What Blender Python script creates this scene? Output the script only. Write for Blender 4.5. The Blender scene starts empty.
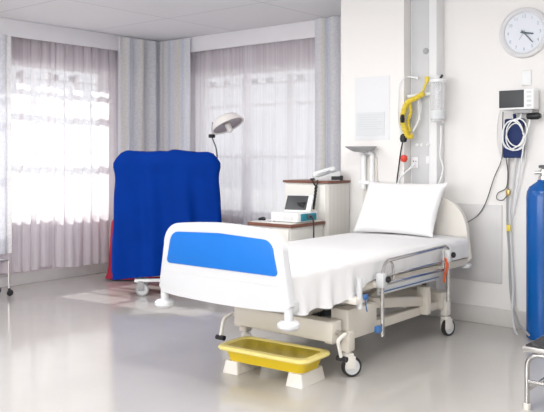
import bpy, bmesh, math, random
from mathutils import Vector, Matrix
random.seed(7)
PI = math.pi
scn = bpy.context.scene
COL = scn.collection

# ------------------------------------------------------------------ camera
F, HZ, CAMH, ANG = 760.0, 155.0, 1.3, math.radians(39.5)
cam_d = bpy.data.cameras.new('camera'); cam = bpy.data.objects.new('camera', cam_d); COL.objects.link(cam)
cam.location = (0, 0, CAMH); cam.rotation_euler = (PI/2, 0, ANG)
cam_d.sensor_width = 36.0; cam_d.sensor_fit = 'HORIZONTAL'; cam_d.lens = F/544*36
cam_d.shift_y = -(206-HZ)/544
cam_d.clip_start = .05; cam_d.clip_end = 200
scn.camera = cam
scn.view_settings.view_transform = 'Standard'; scn.view_settings.look = 'None'
scn.view_settings.gamma = 1; scn.view_settings.use_curve_mapping = False
scn.view_settings.exposure = 0.11
scn.cycles.use_denoising = True
scn.cycles.max_bounces = 10; scn.cycles.diffuse_bounces = 5; scn.cycles.transparent_max_bounces = 16
scn.cycles.sample_clamp_indirect = 6

def at(px, py, Y):
    """the point of the upright plane y = Y that a survey sighting (px, py) meets"""
    u = (px-272)/F; v = (HZ-py)/F
    dx = -math.sin(ANG)+math.cos(ANG)*u; dy = math.cos(ANG)+math.sin(ANG)*u
    t = Y/dy
    return Vector((dx*t, Y, CAMH+v*t))

# ------------------------------------------------------------------ materials
MATS = {}
def mat(name, col, rough=.5, metal=0, noise=0.0, nscale=8, bump=0.0, bscale=60, spec=.5, trans=0, coat=0, ior=1.45, alpha=1):
    if name in MATS: return MATS[name]
    m = bpy.data.materials.new(name); m.use_nodes = True; nt = m.node_tree; N = nt.nodes; L = nt.links
    b = N['Principled BSDF']
    b.inputs['Roughness'].default_value = rough; b.inputs['Metallic'].default_value = metal
    b.inputs['Specular IOR Level'].default_value = spec; b.inputs['Transmission Weight'].default_value = trans
    b.inputs['Coat Weight'].default_value = coat; b.inputs['IOR'].default_value = ior
    b.inputs['Alpha'].default_value = alpha
    tc = N.new('ShaderNodeTexCoord')
    c = (*col, 1)
    nz = N.new('ShaderNodeTexNoise'); nz.inputs['Scale'].default_value = nscale; nz.inputs['Detail'].default_value = 4
    L.new(tc.outputs['Object'], nz.inputs['Vector'])
    mx = N.new('ShaderNodeMix'); mx.data_type = 'RGBA'
    d = 1-noise
    mx.inputs['A'].default_value = (col[0]*d, col[1]*d, col[2]*d, 1); mx.inputs['B'].default_value = c
    L.new(nz.outputs['Fac'], mx.inputs['Factor']); L.new(mx.outputs['Result'], b.inputs['Base Color'])
    if bump:
        n2 = N.new('ShaderNodeTexNoise'); n2.inputs['Scale'].default_value = bscale; n2.inputs['Detail'].default_value = 3
        L.new(tc.outputs['Object'], n2.inputs['Vector'])
        bp = N.new('ShaderNodeBump'); bp.inputs['Strength'].default_value = bump; bp.inputs['Distance'].default_value = .01
        L.new(n2.outputs['Fac'], bp.inputs['Height']); L.new(bp.outputs['Normal'], b.inputs['Normal'])
    MATS[name] = m
    return m
def emis(name, col, s):
    m = bpy.data.materials.new(name); m.use_nodes = True; N = m.node_tree.nodes
    b = N['Principled BSDF']; b.inputs['Base Color'].default_value = (*col, 1)
    b.inputs['Emission Color'].default_value = (*col, 1); b.inputs['Emission Strength'].default_value = s
    return m

M_wall = mat('white_wall_paint', (.845, .83, .815), .55, noise=.02, nscale=2)
M_lilac = mat('pale_lilac_wall_paint', (.66, .58, .62), .6, noise=.03, nscale=2)
M_wallshade = mat('lilac_wall_shade', (.30, .20, .27), .6, noise=.05, nscale=2)  # shaded tone of the lilac wall, painted in above the windows
M_skirt = mat('grey_vinyl_skirting', (.68, .66, .64), .3, noise=.03)
M_white_pl = mat('white_plastic', (.86, .87, .88), .35, noise=.02)
M_bedwhite = mat('white_bed_moulding', (.64, .65, .67), .4, noise=.02)
M_beige = mat('beige_powder_coat', (.66, .62, .55), .4, noise=.03)
M_cream = mat('cream_plastic', (.76, .73, .68), .4, noise=.02)
M_bluepanel = mat('blue_laminate', (.0, .16, .60), .4, noise=.04)
M_sheet = mat('white_cotton', (.80, .80, .815), .8, noise=.02, bump=.3, bscale=9, spec=.1)
M_pillow = mat('white_pillow_cotton', (.86, .86, .865), .8, noise=.02, bump=.25, bscale=8, spec=.1)
M_chrome = mat('chrome', (.56, .55, .545), .17, metal=1, noise=.03)
M_steel = mat('brushed_steel', (.62, .60, .58), .3, metal=1, noise=.05)
M_black = mat('black_plastic', (.015, .015, .018), .4, noise=.1)
M_rubber = mat('black_rubber', (.03, .03, .032), .6, noise=.1)
M_dgrey = mat('dark_grey_plastic', (.10, .10, .11), .45, noise=.1)
M_grey = mat('mid_grey_plastic', (.38, .38, .39), .45, noise=.05)
M_lgrey = mat('light_grey_plastic', (.66, .67, .68), .4, noise=.03)
M_panel = mat('pale_grey_laminate', (.66, .65, .65), .45, noise=.03)
M_trunk = mat('grey_service_panel', (.62, .625, .64), .45, noise=.03)
M_trunkside = mat('white_service_panel', (.82, .82, .83), .45, noise=.03)
M_brown = mat('brown_wood_edge', (.22, .09, .06), .45, noise=.35, nscale=30)
M_locker = mat('cream_locker_laminate', (.74, .73, .69), .45, noise=.02)
M_cover = mat('blue_cover_fabric', (.0, .036, .30), .7, noise=.25, nscale=6, bump=.12, bscale=14, spec=.08)
M_red = mat('red_cover_fabric', (.42, .03, .06), .7, noise=.25, spec=.2)
M_yellow = mat('yellow_plastic', (.78, .56, .02), .35, noise=.12, nscale=10)
M_liner = mat('olive_yellow_film', (.60, .46, .035), .3, noise=.3, nscale=14, bump=.3, bscale=30)
M_yellowrim = mat('pale_yellow_plastic', (.86, .73, .26), .35, noise=.08, nscale=10)
M_cyl = mat('blue_gloss_enamel', (.0, .092, .37), .22, noise=.08)
M_orange = mat('orange_webbing', (.75, .13, .04), .6, noise=.1)
M_navy = mat('navy_nylon', (.012, .03, .13), .7, noise=.2, bump=.1)
M_teal = mat('teal_plastic', (.01, .22, .30), .4, noise=.1)
M_yhose = mat('yellow_tubing', (.80, .63, .07), .35, noise=.15, nscale=20)
M_clear = mat('clear_tubing', (.85, .86, .87), .25, noise=.03)
M_paper = mat('white_paper', (.77, .78, .80), .7, noise=.02)
M_paper2 = mat('printed_paper', (.70, .725, .745), .7, noise=.04)
M_ink = mat('grey_ink', (.55, .57, .60), .6)
M_brass = mat('brass', (.55, .38, .14), .3, metal=1, noise=.1)
M_blueclip = mat('blue_clip_plastic', (.05, .16, .40), .4, noise=.1)
M_redball = mat('red_rubber', (.75, .07, .04), .45, noise=.08)
M_lamp = mat('white_lamp_enamel', (.86, .83, .80), .35, noise=.02)
M_reflector = mat('lamp_reflector', (.30, .25, .28), .35, metal=.5, noise=.1)
M_screen = mat('grey_screen', (.06, .064, .068), .5, noise=.1)
M_face = mat('clock_face', (.76, .79, .86), .5, noise=.02)
M_hand = mat('clock_hand_grey', (.10, .14, .17), .4)
M_num = mat('clock_numeral_grey', (.40, .45, .50), .5)
M_frame = mat('white_window_frame', (.72, .71, .72), .4, noise=.02)
M_rail = mat('white_curtain_track', (.78, .77, .80), .45, noise=.02)
M_ground = mat('pale_paving', (.55, .55, .54), .8, noise=.1)
M_stool = mat('black_ribbed_mat', (.03, .03, .032), .55, noise=.2, bump=.3, bscale=90)
M_castertyre = mat('grey_caster_tyre', (.14, .14, .14), .5, noise=.1)
M_edge = mat('aluminium_edge', (.62, .61, .60), .3, metal=1, noise=.05)

def floor_mat():
    m = bpy.data.materials.new('grey_vinyl_floor'); m.use_nodes = True; nt = m.node_tree; N = nt.nodes; L = nt.links
    b = N['Principled BSDF']; tc = N.new('ShaderNodeTexCoord')
    n1 = N.new('ShaderNodeTexNoise'); n1.inputs['Scale'].default_value = 90; n1.inputs['Detail'].default_value = 5
    n2 = N.new('ShaderNodeTexNoise'); n2.inputs['Scale'].default_value = 1.1; n2.inputs['Detail'].default_value = 4
    L.new(tc.outputs['Object'], n1.inputs['Vector']); L.new(tc.outputs['Object'], n2.inputs['Vector'])
    mx = N.new('ShaderNodeMix'); mx.data_type = 'RGBA'
    mx.inputs['A'].default_value = (.46, .442, .42, 1); mx.inputs['B'].default_value = (.53, .51, .487, 1)
    ad = N.new('ShaderNodeMath'); ad.operation = 'ADD'
    ml = N.new('ShaderNodeMath'); ml.operation = 'MULTIPLY'; ml.inputs[1].default_value = .5
    L.new(n1.outputs['Fac'], ad.inputs[0]); L.new(n2.outputs['Fac'], ad.inputs[1]); L.new(ad.outputs[0], ml.inputs[0])
    L.new(ml.outputs[0], mx.inputs['Factor']); L.new(mx.outputs['Result'], b.inputs['Base Color'])
    mr = N.new('ShaderNodeMapRange'); mr.inputs['To Min'].default_value = .06; mr.inputs['To Max'].default_value = .12
    L.new(n2.outputs['Fac'], mr.inputs['Value']); L.new(mr.outputs['Result'], b.inputs['Roughness'])
    b.inputs['Specular IOR Level'].default_value = .32
    bp = N.new('ShaderNodeBump'); bp.inputs['Strength'].default_value = .06; bp.inputs['Distance'].default_value = .02
    n3 = N.new('ShaderNodeTexNoise'); n3.inputs['Scale'].default_value = 5
    L.new(tc.outputs['Object'], n3.inputs['Vector']); L.new(n3.outputs['Fac'], bp.inputs['Height']); L.new(bp.outputs['Normal'], b.inputs['Normal'])
    return m
def ceil_mat():
    m = bpy.data.materials.new('ceiling_tiles'); m.use_nodes = True; nt = m.node_tree; N = nt.nodes; L = nt.links
    b = N['Principled BSDF']; tc = N.new('ShaderNodeTexCoord')
    br = N.new('ShaderNodeTexBrick'); br.offset = 0; br.squash = 1
    br.inputs['Scale'].default_value = 1; br.inputs['Brick Width'].default_value = 1.2; br.inputs['Row Height'].default_value = 1.2
    br.inputs['Mortar Size'].default_value = .008; br.inputs['Mortar Smooth'].default_value = .3
    br.inputs['Color1'].default_value = (.77, .77, .79, 1); br.inputs['Color2'].default_value = (.79, .79, .81, 1)
    br.inputs['Mortar'].default_value = (.59, .59, .62, 1)
    mp = N.new('ShaderNodeMapping'); mp.inputs['Location'].default_value = (.45, .55, 0)
    L.new(tc.outputs['Object'], mp.inputs['Vector']); L.new(mp.outputs['Vector'], br.inputs['Vector'])
    L.new(br.outputs['Color'], b.inputs['Base Color']); b.inputs['Roughness'].default_value = .7
    return m
def sheer_mat(name, col, tr):
    m = bpy.data.materials.new(name); m.use_nodes = True; nt = m.node_tree; N = nt.nodes; L = nt.links
    N.remove(N['Principled BSDF']); out = N['Material Output']
    uv = N.new('ShaderNodeUVMap'); nz = N.new('ShaderNodeTexNoise'); nz.inputs['Scale'].default_value = 1
    nz.inputs['Detail'].default_value = 5
    mp = N.new('ShaderNodeMapping'); mp.inputs['Scale'].default_value = (30, .6, 1)
    L.new(uv.outputs['UV'], mp.inputs['Vector']); L.new(mp.outputs['Vector'], nz.inputs['Vector'])
    mr = N.new('ShaderNodeMapRange'); mr.inputs['To Min'].default_value = max(tr-.10, 0); mr.inputs['To Max'].default_value = tr+.10
    mr.inputs['From Min'].default_value = .25; mr.inputs['From Max'].default_value = .75
    L.new(nz.outputs['Fac'], mr.inputs['Value'])
    d = N.new('ShaderNodeBsdfDiffuse'); d.inputs['Color'].default_value = (*col, 1)
    t = N.new('ShaderNodeBsdfTranslucent'); t.inputs['Color'].default_value = (*col, 1)
    a = N.new('ShaderNodeMixShader'); a.inputs[0].default_value = .45
    L.new(d.outputs[0], a.inputs[1]); L.new(t.outputs[0], a.inputs[2])
    tp = N.new('ShaderNodeBsdfTransparent'); mx = N.new('ShaderNodeMixShader')
    L.new(mr.outputs['Result'], mx.inputs[0]); L.new(a.outputs[0], mx.inputs[1]); L.new(tp.outputs[0], mx.inputs[2])
    L.new(mx.outputs[0], out.inputs['Surface'])
    return m
def drape_mat():
    m = bpy.data.materials.new('striped_drape_fabric'); m.use_nodes = True; nt = m.node_tree; N = nt.nodes; L = nt.links
    b = N['Principled BSDF']; b.inputs['Roughness'].default_value = .85; b.inputs['Specular IOR Level'].default_value = .1
    uv = N.new('ShaderNodeUVMap'); sp = N.new('ShaderNodeSeparateXYZ'); L.new(uv.outputs['UV'], sp.inputs[0])
    ml = N.new('ShaderNodeMath'); ml.operation = 'MULTIPLY'; ml.inputs[1].default_value = 2.7; L.new(sp.outputs['X'], ml.inputs[0])
    fr = N.new('ShaderNodeMath'); fr.operation = 'FRACT'; L.new(ml.outputs[0], fr.inputs[0])
    cr = N.new('ShaderNodeValToRGB'); e = cr.color_ramp.elements
    e[0].position = 0; e[0].color = (.84, .85, .89, 1); e[1].position = 1; e[1].color = (.84, .85, .89, 1)
    for p, c in ((.18, (.85, .85, .86)), (.28, (.86, .82, .76)), (.34, (.82, .80, .76)), (.50, (.83, .84, .86)), (.62, (.70, .75, .84)), (.70, (.80, .83, .89)), (.85, (.86, .86, .87))):
        k = e.new(p); k.color = (*c, 1)
    L.new(fr.outputs[0], cr.inputs[0])
    nz = N.new('ShaderNodeTexNoise'); nz.inputs['Scale'].default_value = 40; nz.inputs['Detail'].default_value = 6
    L.new(uv.outputs['UV'], nz.inputs['Vector'])
    c2 = N.new('ShaderNodeValToRGB'); c2.color_ramp.elements[0].position = .38; c2.color_ramp.elements[1].position = .62
    c2.color_ramp.elements[0].color = (.91, .92, .94, 1); c2.color_ramp.elements[1].color = (1, 1, 1, 1)
    L.new(nz.outputs['Fac'], c2.inputs[0])
    mx = N.new('ShaderNodeMix'); mx.data_type = 'RGBA'; mx.blend_type = 'MULTIPLY'; mx.inputs['Factor'].default_value = 1
    L.new(cr.outputs[0], mx.inputs['A']); L.new(c2.outputs[0], mx.inputs['B']); L.new(mx.outputs['Result'], b.inputs['Base Color'])
    # thin cloth lets a little daylight through
    t = N.new('ShaderNodeBsdfTranslucent'); L.new(mx.outputs['Result'], t.inputs['Color'])
    ms = N.new('ShaderNodeMixShader'); ms.inputs[0].default_value = .35
    L.new(b.outputs[0], ms.inputs[1]); L.new(t.outputs[0], ms.inputs[2]); L.new(ms.outputs[0], N['Material Output'].inputs['Surface'])
    return m
def glass_mat(name='window_glass', tint=(.96, .97, .98), gl=.08):
    m = bpy.data.materials.new(name); m.use_nodes = True; nt = m.node_tree; N = nt.nodes; L = nt.links
    N.remove(N['Principled BSDF'])
    tp = N.new('ShaderNodeBsdfTransparent'); tp.inputs['Color'].default_value = (*tint, 1)
    g = N.new('ShaderNodeBsdfGlossy'); g.inputs['Roughness'].default_value = .03
    mx = N.new('ShaderNodeMixShader'); mx.inputs[0].default_value = gl*.5; L.new(tp.outputs[0], mx.inputs[1]); L.new(g.outputs[0], mx.inputs[2])
    L.new(mx.outputs[0], N['Material Output'].inputs['Surface'])
    return m
def clear_mat():
    m = bpy.data.materials.new('clear_canister_plastic'); m.use_nodes = True; nt = m.node_tree; N = nt.nodes; L = nt.links
    b = N['Principled BSDF']; b.inputs['Base Color'].default_value = (.85, .86, .88, 1); b.inputs['Roughness'].default_value = .15
    lw = N.new('ShaderNodeLayerWeight'); lw.inputs['Blend'].default_value = .35
    mr = N.new('ShaderNodeMapRange'); mr.inputs['To Min'].default_value = .25; mr.inputs['To Max'].default_value = .8
    L.new(lw.outputs['Facing'], mr.inputs['Value']); L.new(mr.outputs['Result'], b.inputs['Alpha'])
    return m
def ridged_mat():
    m = bpy.data.materials.new('ridged_cream_laminate'); m.use_nodes = True; nt = m.node_tree; N = nt.nodes; L = nt.links
    b = N['Principled BSDF']; b.inputs['Roughness'].default_value = .5
    tc = N.new('ShaderNodeTexCoord'); wv = N.new('ShaderNodeTexWave'); wv.bands_direction = 'Y'; wv.inputs['Scale'].default_value = 16
    L.new(tc.outputs['Object'], wv.inputs['Vector'])
    cr = N.new('ShaderNodeValToRGB'); cr.color_ramp.elements[0].color = (.58, .56, .51, 1); cr.color_ramp.elements[1].color = (.74, .72, .68, 1)
    cr.color_ramp.elements[1].position = .4
    L.new(wv.outputs['Fac'], cr.inputs[0]); L.new(cr.outputs[0], b.inputs['Base Color'])
    return m
M_floor = floor_mat(); M_ceil = ceil_mat(); M_sheer = sheer_mat('white_sheer', (.92, .90, .92), .20)
M_sheerl = sheer_mat('fine_white_sheer', (.93, .905, .925), .33)
M_drape = drape_mat(); M_glass = glass_mat(); M_jar = clear_mat(); M_ridge = ridged_mat()

# ------------------------------------------------------------------ mesh helpers
def new(): return bmesh.new()
def box(bm, x0, x1, y0, y1, z0, z1, bev=0, seg=2, M=None):
    r = bmesh.ops.create_cube(bm, size=1)['verts']
    bmesh.ops.scale(bm, vec=(abs(x1-x0), abs(y1-y0), abs(z1-z0)), verts=r)
    bmesh.ops.translate(bm, vec=((x0+x1)/2, (y0+y1)/2, (z0+z1)/2), verts=r)
    if bev:
        es = list({e for v in r for e in v.link_edges})
        o = bmesh.ops.bevel(bm, geom=es, offset=bev, segments=seg, affect='EDGES', profile=.5)
        r = list({v for f in o['faces'] for v in f.verts} | {v for v in r if v.is_valid})
    if M is not None: bmesh.ops.transform(bm, matrix=M, verts=r)
    return r
def smooth_path(pts, n=6, closed=False):
    P = [Vector(p) for p in pts]; out = []
    m = len(P)
    for i in range(m if closed else m-1):
        if closed: a, b, c, d = P[(i-1) % m], P[i], P[(i+1) % m], P[(i+2) % m]
        else: a, b, c, d = P[max(i-1, 0)], P[i], P[i+1], P[min(i+2, m-1)]
        for k in range(n):
            t = k/n
            out.append(.5*((2*b)+(c-a)*t+(2*a-5*b+4*c-d)*t*t+(3*b-a-3*c+d)*t**3))
    if not closed: out.append(P[-1])
    return out
def rounded(pts, r, n=6, closed=False):
    """polyline with its corners rounded to radius r"""
    P = [Vector(p) for p in pts]; out = []; m = len(P)
    for i in range(m):
        if not closed and i in (0, m-1): out.append(P[i]); continue
        a, b, c = P[i-1], P[i], P[(i+1) % m]
        u = (a-b); v = (c-b); q = min(r, u.length*.48, v.length*.48)
        s = b+u.normalized()*q; e = b+v.normalized()*q
        for k in range(n+1):
            t = k/n; out.append((1-t)**2*s+2*t*(1-t)*b+t*t*e)
    return out
def tube(bm, pts, r, seg=8, closed=False, cap=True):
    P = [Vector(p) for p in pts]; n = len(P)
    rr = r if isinstance(r, (list, tuple)) else [r]*n
    rings = []; nv = None
    for i in range(n):
        if closed: t = P[(i+1) % n]-P[i-1]
        else: t = P[min(i+1, n-1)]-P[max(i-1, 0)]
        if t.length < 1e-9: t = Vector((0, 0, 1))
        t.normalize()
        if nv is None: nv = t.orthogonal().normalized()
        else:
            nv = nv-t*nv.dot(t)
            nv = nv.normalized() if nv.length > 1e-6 else t.orthogonal().normalized()
        b = t.cross(nv)
        rings.append([bm.verts.new(P[i]+(nv*math.cos(2*PI*k/seg)+b*math.sin(2*PI*k/seg))*rr[i]) for k in range(seg)])
    for i in range(n if closed else n-1):
        A, B = rings[i], rings[(i+1) % n]
        for k in range(seg):
            bm.faces.new((A[k], A[(k+1) % seg], B[(k+1) % seg], B[k]))
    if cap and not closed:
        bm.faces.new(rings[0][::-1]); bm.faces.new(rings[-1])
def lathe(bm, prof, origin=(0, 0, 0), axis=(0, 0, 1), seg=24):
    """prof: (radius, height) along axis"""
    q = Vector((0, 0, 1)).rotation_difference(Vector(axis).normalized()); o = Vector(origin); rings = []
    for (r, z) in prof:
        if r < 1e-5: rings.append([bm.verts.new(o+q @ Vector((0, 0, z)))])
        else: rings.append([bm.verts.new(o+q @ Vector((r*math.cos(2*PI*k/seg), r*math.sin(2*PI*k/seg), z))) for k in range(seg)])
    for A, B in zip(rings, rings[1:]):
        for k in range(seg):
            a, a2 = A[k % len(A)], A[(k+1) % len(A)]; b, b2 = B[k % len(B)], B[(k+1) % len(B)]
            f = []
            for v in (a, a2, b2, b):
                if v not in f: f.append(v)
            if len(f) > 2: bm.faces.new(f)
def disc(bm, r, z0, z1, origin, axis, seg=24, bev=0):
    if bev: lathe(bm, [(0, z0), (r-bev, z0), (r, z0+bev), (r, z1-bev), (r-bev, z1), (0, z1)], origin, axis, seg)
    else: lathe(bm, [(0, z0), (r, z0), (r, z1), (0, z1)], origin, axis, seg)
def prism(bm, outline, y0, y1, bev=0):
    """outline: (x, z) points, extruded from y0 to y1"""
    A = [bm.verts.new((x, y0, z)) for x, z in outline]; B = [bm.verts.new((x, y1, z)) for x, z in outline]
    n = len(A)
    fa = bm.faces.new(A); fb = bm.faces.new(B[::-1])
    for k in range(n): bm.faces.new((A[k], B[k], B[(k+1) % n], A[(k+1) % n]))
    if bev:
        es = list(fa.edges)+list(fb.edges)
        bmesh.ops.bevel(bm, geom=es, offset=bev, segments=3, affect='EDGES', profile=.5)
def grid(bm, fn, nu, nv, uvfn=None, closed_u=False):
    uvl = bm.loops.layers.uv.verify()
    V = [[bm.verts.new(fn(i/nu, j/nv)) for j in range(nv+1)] for i in range(nu+1)]
    for i in range(nu):
        for j in range(nv):
            f = bm.faces.new((V[i][j], V[i+1][j], V[i+1][j+1], V[i][j+1]))
            if uvfn:
                for l, (a, b) in zip(f.loops, ((i, j), (i+1, j), (i+1, j+1), (i, j+1))): l[uvl].uv = uvfn(a/nu, b/nv)
    return V
def base_of(o):
    v = Vector((0, 0, 0))
    while o: v += o.location; o = o.parent
    return v
def obj(name, bm, m, parent=None, sharp=35):
    """link a bmesh (authored in room coordinates) as one mesh object"""
    bmesh.ops.recalc_face_normals(bm, faces=bm.faces)
    if parent is not None: o0 = base_of(parent)
    else:
        vs = [v.co for v in bm.verts]
        o0 = Vector(((min(v.x for v in vs)+max(v.x for v in vs))/2, (min(v.y for v in vs)+max(v.y for v in vs))/2, min(v.z for v in vs)))
    bmesh.ops.translate(bm, vec=-o0, verts=bm.verts)
    me = bpy.data.meshes.new(name); bm.to_mesh(me); bm.free()
    me.polygons.foreach_set('use_smooth', [True]*len(me.polygons))
    me.set_sharp_from_angle(angle=math.radians(sharp))
    me.materials.append(m)
    o = bpy.data.objects.new(name, me); COL.objects.link(o)
    if parent is not None: o.parent = parent
    else: o.location = o0
    return o
def tag(o, label, cat, group=None):
    o['label'] = label; o['category'] = cat
    if group: o['group'] = group
    return o
def thing(name, label, cat, loc, group=None):
    o = bpy.data.objects.new(name, None); COL.objects.link(o); o.location = loc; o.empty_display_size = .1
    return tag(o, label, cat, group)
def struct(name, bm, m, parent=None, sharp=35):
    o = obj(name, bm, m, parent, sharp)
    if parent is None: o['kind'] = 'structure'
    return o
def plabel(o, s): o['label'] = s; return o

# ------------------------------------------------------------------ room shell
CH = 2.62                      # ceiling
XL, XR, YB, YW, YN = -6.80, 1.6, 6.15, 5.56, -2.2
PX0, PX1, PY = -3.638, -3.034, 5.33      # the pier beside the bed
b = new(); box(b, XL-.2, XR+.2, YN-.2, YB+.2, -.1, 0); fl = struct('floor', b, M_floor)
b = new(); box(b, XL-.2, XR+.2, YN-.2, YB+.2, CH, CH+.1); struct('ceiling', b, M_ceil)
W1 = (3.35, 5.36, .63, 2.23)    # window 1 (left wall) y0 y1 z0 z1
W2 = (-6.20, -4.28, .62, 2.21)  # window 2 (back wall)
b = new()
box(b, XL-.2, XL, YN, W1[0], 0, CH); box(b, XL-.2, XL, W1[1], YB, 0, CH)
box(b, XL-.2, XL, W1[0], W1[1], 0, W1[2]); box(b, XL-.2, XL, W1[0], W1[1], W1[3], CH)
struct('wall_left', b, M_lilac)
b = new()
box(b, XL, W2[0], YB, YB+.2, 0, CH); box(b, W2[1], -3.3, YB, YB+.2, 0, CH)
box(b, W2[0], W2[1], YB, YB+.2, 0, W2[2]); box(b, W2[0], W2[1], YB, YB+.2, W2[3], CH)
struct('wall_back', b, M_lilac)
b = new(); box(b, PX0, PX1, PY, YB, 0, CH); box(b, PX1, XR, YW, YB, 0, CH); struct('wall_bedhead', b, M_wall)
b = new(); box(b, XR, XR+.2, YN, YB, 0, CH); struct('wall_right', b, M_wall)
W3 = (-5.2, .6, .85, 2.35)      # added window behind the photographer, an opening for the frontal fill
b = new()
box(b, XL, W3[0], YN-.2, YN, 0, CH); box(b, W3[1], XR, YN-.2, YN, 0, CH); box(b, W3[0], W3[1], YN-.2, YN, 0, W3[2]); box(b, W3[0], W3[1], YN-.2, YN, W3[3], CH)
struct('wall_near', b, M_wall)
b = new()
box(b, W3[0]+.002, W3[1]-.002, YN-.13, YN-.07, W3[2]+.002, W3[2]+.06); box(b, W3[0]+.002, W3[1]-.002, YN-.13, YN-.07, W3[3]-.06, W3[3]-.002)
for i in range(6):
    x = W3[0]+.03+(W3[1]-W3[0]-.06)*i/5; box(b, x-.028, x+.028, YN-.13, YN-.07, W3[2]+.06, W3[3]-.06)
w3 = struct('fill_window', b, M_frame)  # made-up window, unseen, lets the fill light in
b = new(); box(b, W3[0]+.05, W3[1]-.05, YN-.103, YN-.097, W3[2]+.05, W3[3]-.05); obj('pane', b, M_glass, w3)
def skirt(name, pts, h=.12, t=.012):
    b = new()
    for (x0, y0), (x1, y1), nx, ny in pts:
        box(b, min(x0, x1, x0+nx*t, x1+nx*t), max(x0, x1, x0+nx*t, x1+nx*t), min(y0, y1, y0+ny*t, y1+ny*t), max(y0, y1, y0+ny*t, y1+ny*t), 0.0005, h, .004)
    return struct(name, b, M_skirt)
skirt('baseboard_left', [((XL, YN+.01), (XL, YB-.002), 1, 0)])
skirt('baseboard_back', [((XL+.014, YB), (PX0-.002, YB), 0, -1)])
skirt('baseboard_bedhead', [((PX1+.002, YW), (XR-.002, YW), 0, -1), ((PX0, PY), (PX1, PY), 0, -1)], .135)
b = new(); box(b, XL+.001, XL+.03, 2.3, YB-.04, 2.232, 2.58, .003); struct('shade_trim_3', b, M_wallshade)  # added boards, their dark colour stands for shade on the wall above the windows
b = new(); box(b, XL+.04, PX0-.002, YB-.03, YB-.001, 2.212, 2.58, .003); struct('shade_trim_4', b, M_wallshade)
# curtain track fascias
b = new(); box(b, XL+.15, XL+.162, 2.0, YB-.165, 2.45, CH-.001, .003); box(b, XL+.002, XL+.15, 2.0, YB-.165, CH-.03, CH-.001, .003); struct('trim_1', b, M_rail)
b = new(); box(b, XL+.164, PX0-.002, YB-.162, YB-.15, 2.45, CH-.001, .003); box(b, XL+.164, PX0-.002, YB-.15, YB-.002, CH-.03, CH-.001, .003); struct('trim_2', b, M_rail)

# windows
def window(name, axis, c0, c1, z0, z1, ncol, zs):
    """axis 'x': in the left wall, spanning y; 'y': in the back wall, spanning x"""
    def bx(b, a0, a1, d0, d1, z0, z1, bev=.003):
        if axis == 'x': box(b, XL-.2+d0, XL-.2+d1, a0, a1, z0, z1, bev)
        else: box(b, a0, a1, YB+.2-d1, YB+.2-d0, z0, z1, bev)
    b = new(); e = .002
    bx(b, c0+e, c1-e, .04, .12, z0+e, z0+.06); bx(b, c0+e, c1-e, .04, .12, z1-.03, z1-e)
    bx(b, c0+e, c0+.06, .04, .12, z0+.06, z1-.06); bx(b, c1-.06, c1-e, .04, .12, z0+.06, z1-.06)
    root = struct(name, b, M_frame)
    b = new()
    w = (c1-c0)/ncol
    for i in range(1, ncol): bx(b, c0+i*w-.02, c0+i*w+.02, .05, .11, z0+.06, z1-.06)
    for z in zs: bx(b, c0+.06, c1-.06, .052, .108, z-.016, z+.016)
    obj('glazing_bars', b, M_frame, root)
    b = new(); bx(b, c0+.05, c1-.05, .077, .083, z0+.05, z1-.05, 0); obj('pane', b, M_glass, root)
    b = new(); bx(b, c0-.04+.04+e, c1-e, .12, .235, z0-.0+e, z0+.03); obj('window_sill', b, M_frame, root)
    # the ventilator strip along the top light
    b = new(); bx(b, c0+.062, c1-.062, .053, .107, z1-.150, z1-.135); vt = obj('ventilator', b, M_frame, root)
    b = new()
    n = int((c1-c0)/.21)
    for i in range(n):
        a = c0+.13+i*.21
        if i % 3 != 2: bx(b, a, a+.06, .06, .10, z1-.134, z1-.08, 0)
    obj('vent_slot', b, M_dgrey, vt)
    return root
window('window_1', 'x', *W1, 6, (1.32, 1.84))
window('window_2', 'y', *W2, 3, (1.28, 1.84))

# ------------------------------------------------------------------ curtains
def curtain(name, p0, p1, z0, z1, amp, wl, mat_, label, ph=0., hem=.0, spread=0., nrm=None, gather=1.6, pinch=False):
    p0 = Vector((*p0, 0)); p1 = Vector((*p1, 0)); d = p1-p0; ln = d.length; d.normalize(); n = Vector(nrm) if nrm else Vector((-d.y, d.x, 0))
    rnd = random.Random(name+label)
    ks = [(wl*rnd.uniform(.8, 1.3), rnd.uniform(0, 6.28), rnd.uniform(.5, 1)) for _ in range(3)]
    nu = max(24, int(ln/wl*14))
    def fn(u, v):
        s = u*ln
        a = amp*(.6+.4*(1-v))
        o = sum(w*math.sin(2*PI*s/l+q+ph+.5*math.sin(3*v+q)) for l, q, w in ks)/1.7
        if pinch: o = sum(w*(1.5*abs(math.sin(PI*s/l+q/2+ph+.15*math.sin(3*v+q)))**.75-1) for l, q, w in ks)/1.5
        o2 = sum(w*math.cos(2*PI*s/l+q+ph) for l, q, w in ks)/1.7
        zb = z0+hem*(.5*math.sin(s*5+ph)+.5*math.sin(s*13+1))
        z = zb+(z1-zb)*v
        st = (u-.5)*spread*(1-v)
        p = p0+d*(s+o2*wl*.12+st)+n*o*a
        return (p.x, p.y, z)
    b = new(); grid(b, fn, nu, 18, lambda u, v: (u*ln*gather, v*(z1-z0)))
    o = obj(name, b, mat_, sharp=80)
    o['label'] = label; o['category'] = 'curtain'
    return o
CX = -6.72; CY = 6.07
curtain('sheer_curtain', (CX, 3.10), (CX, 4.62), .15, 2.56, .028, .11, M_sheerl, 'white sheer curtain panel at the left edge of the left wall window', hem=.02)
curtain('sheer_curtain', (CX+.03, 4.56), (CX+.03, 5.50), .13, 2.56, .028, .10, M_sheerl, 'white sheer curtain panel between red cover and patterned corner drape on left wall', ph=1.3, hem=.02)
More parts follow.
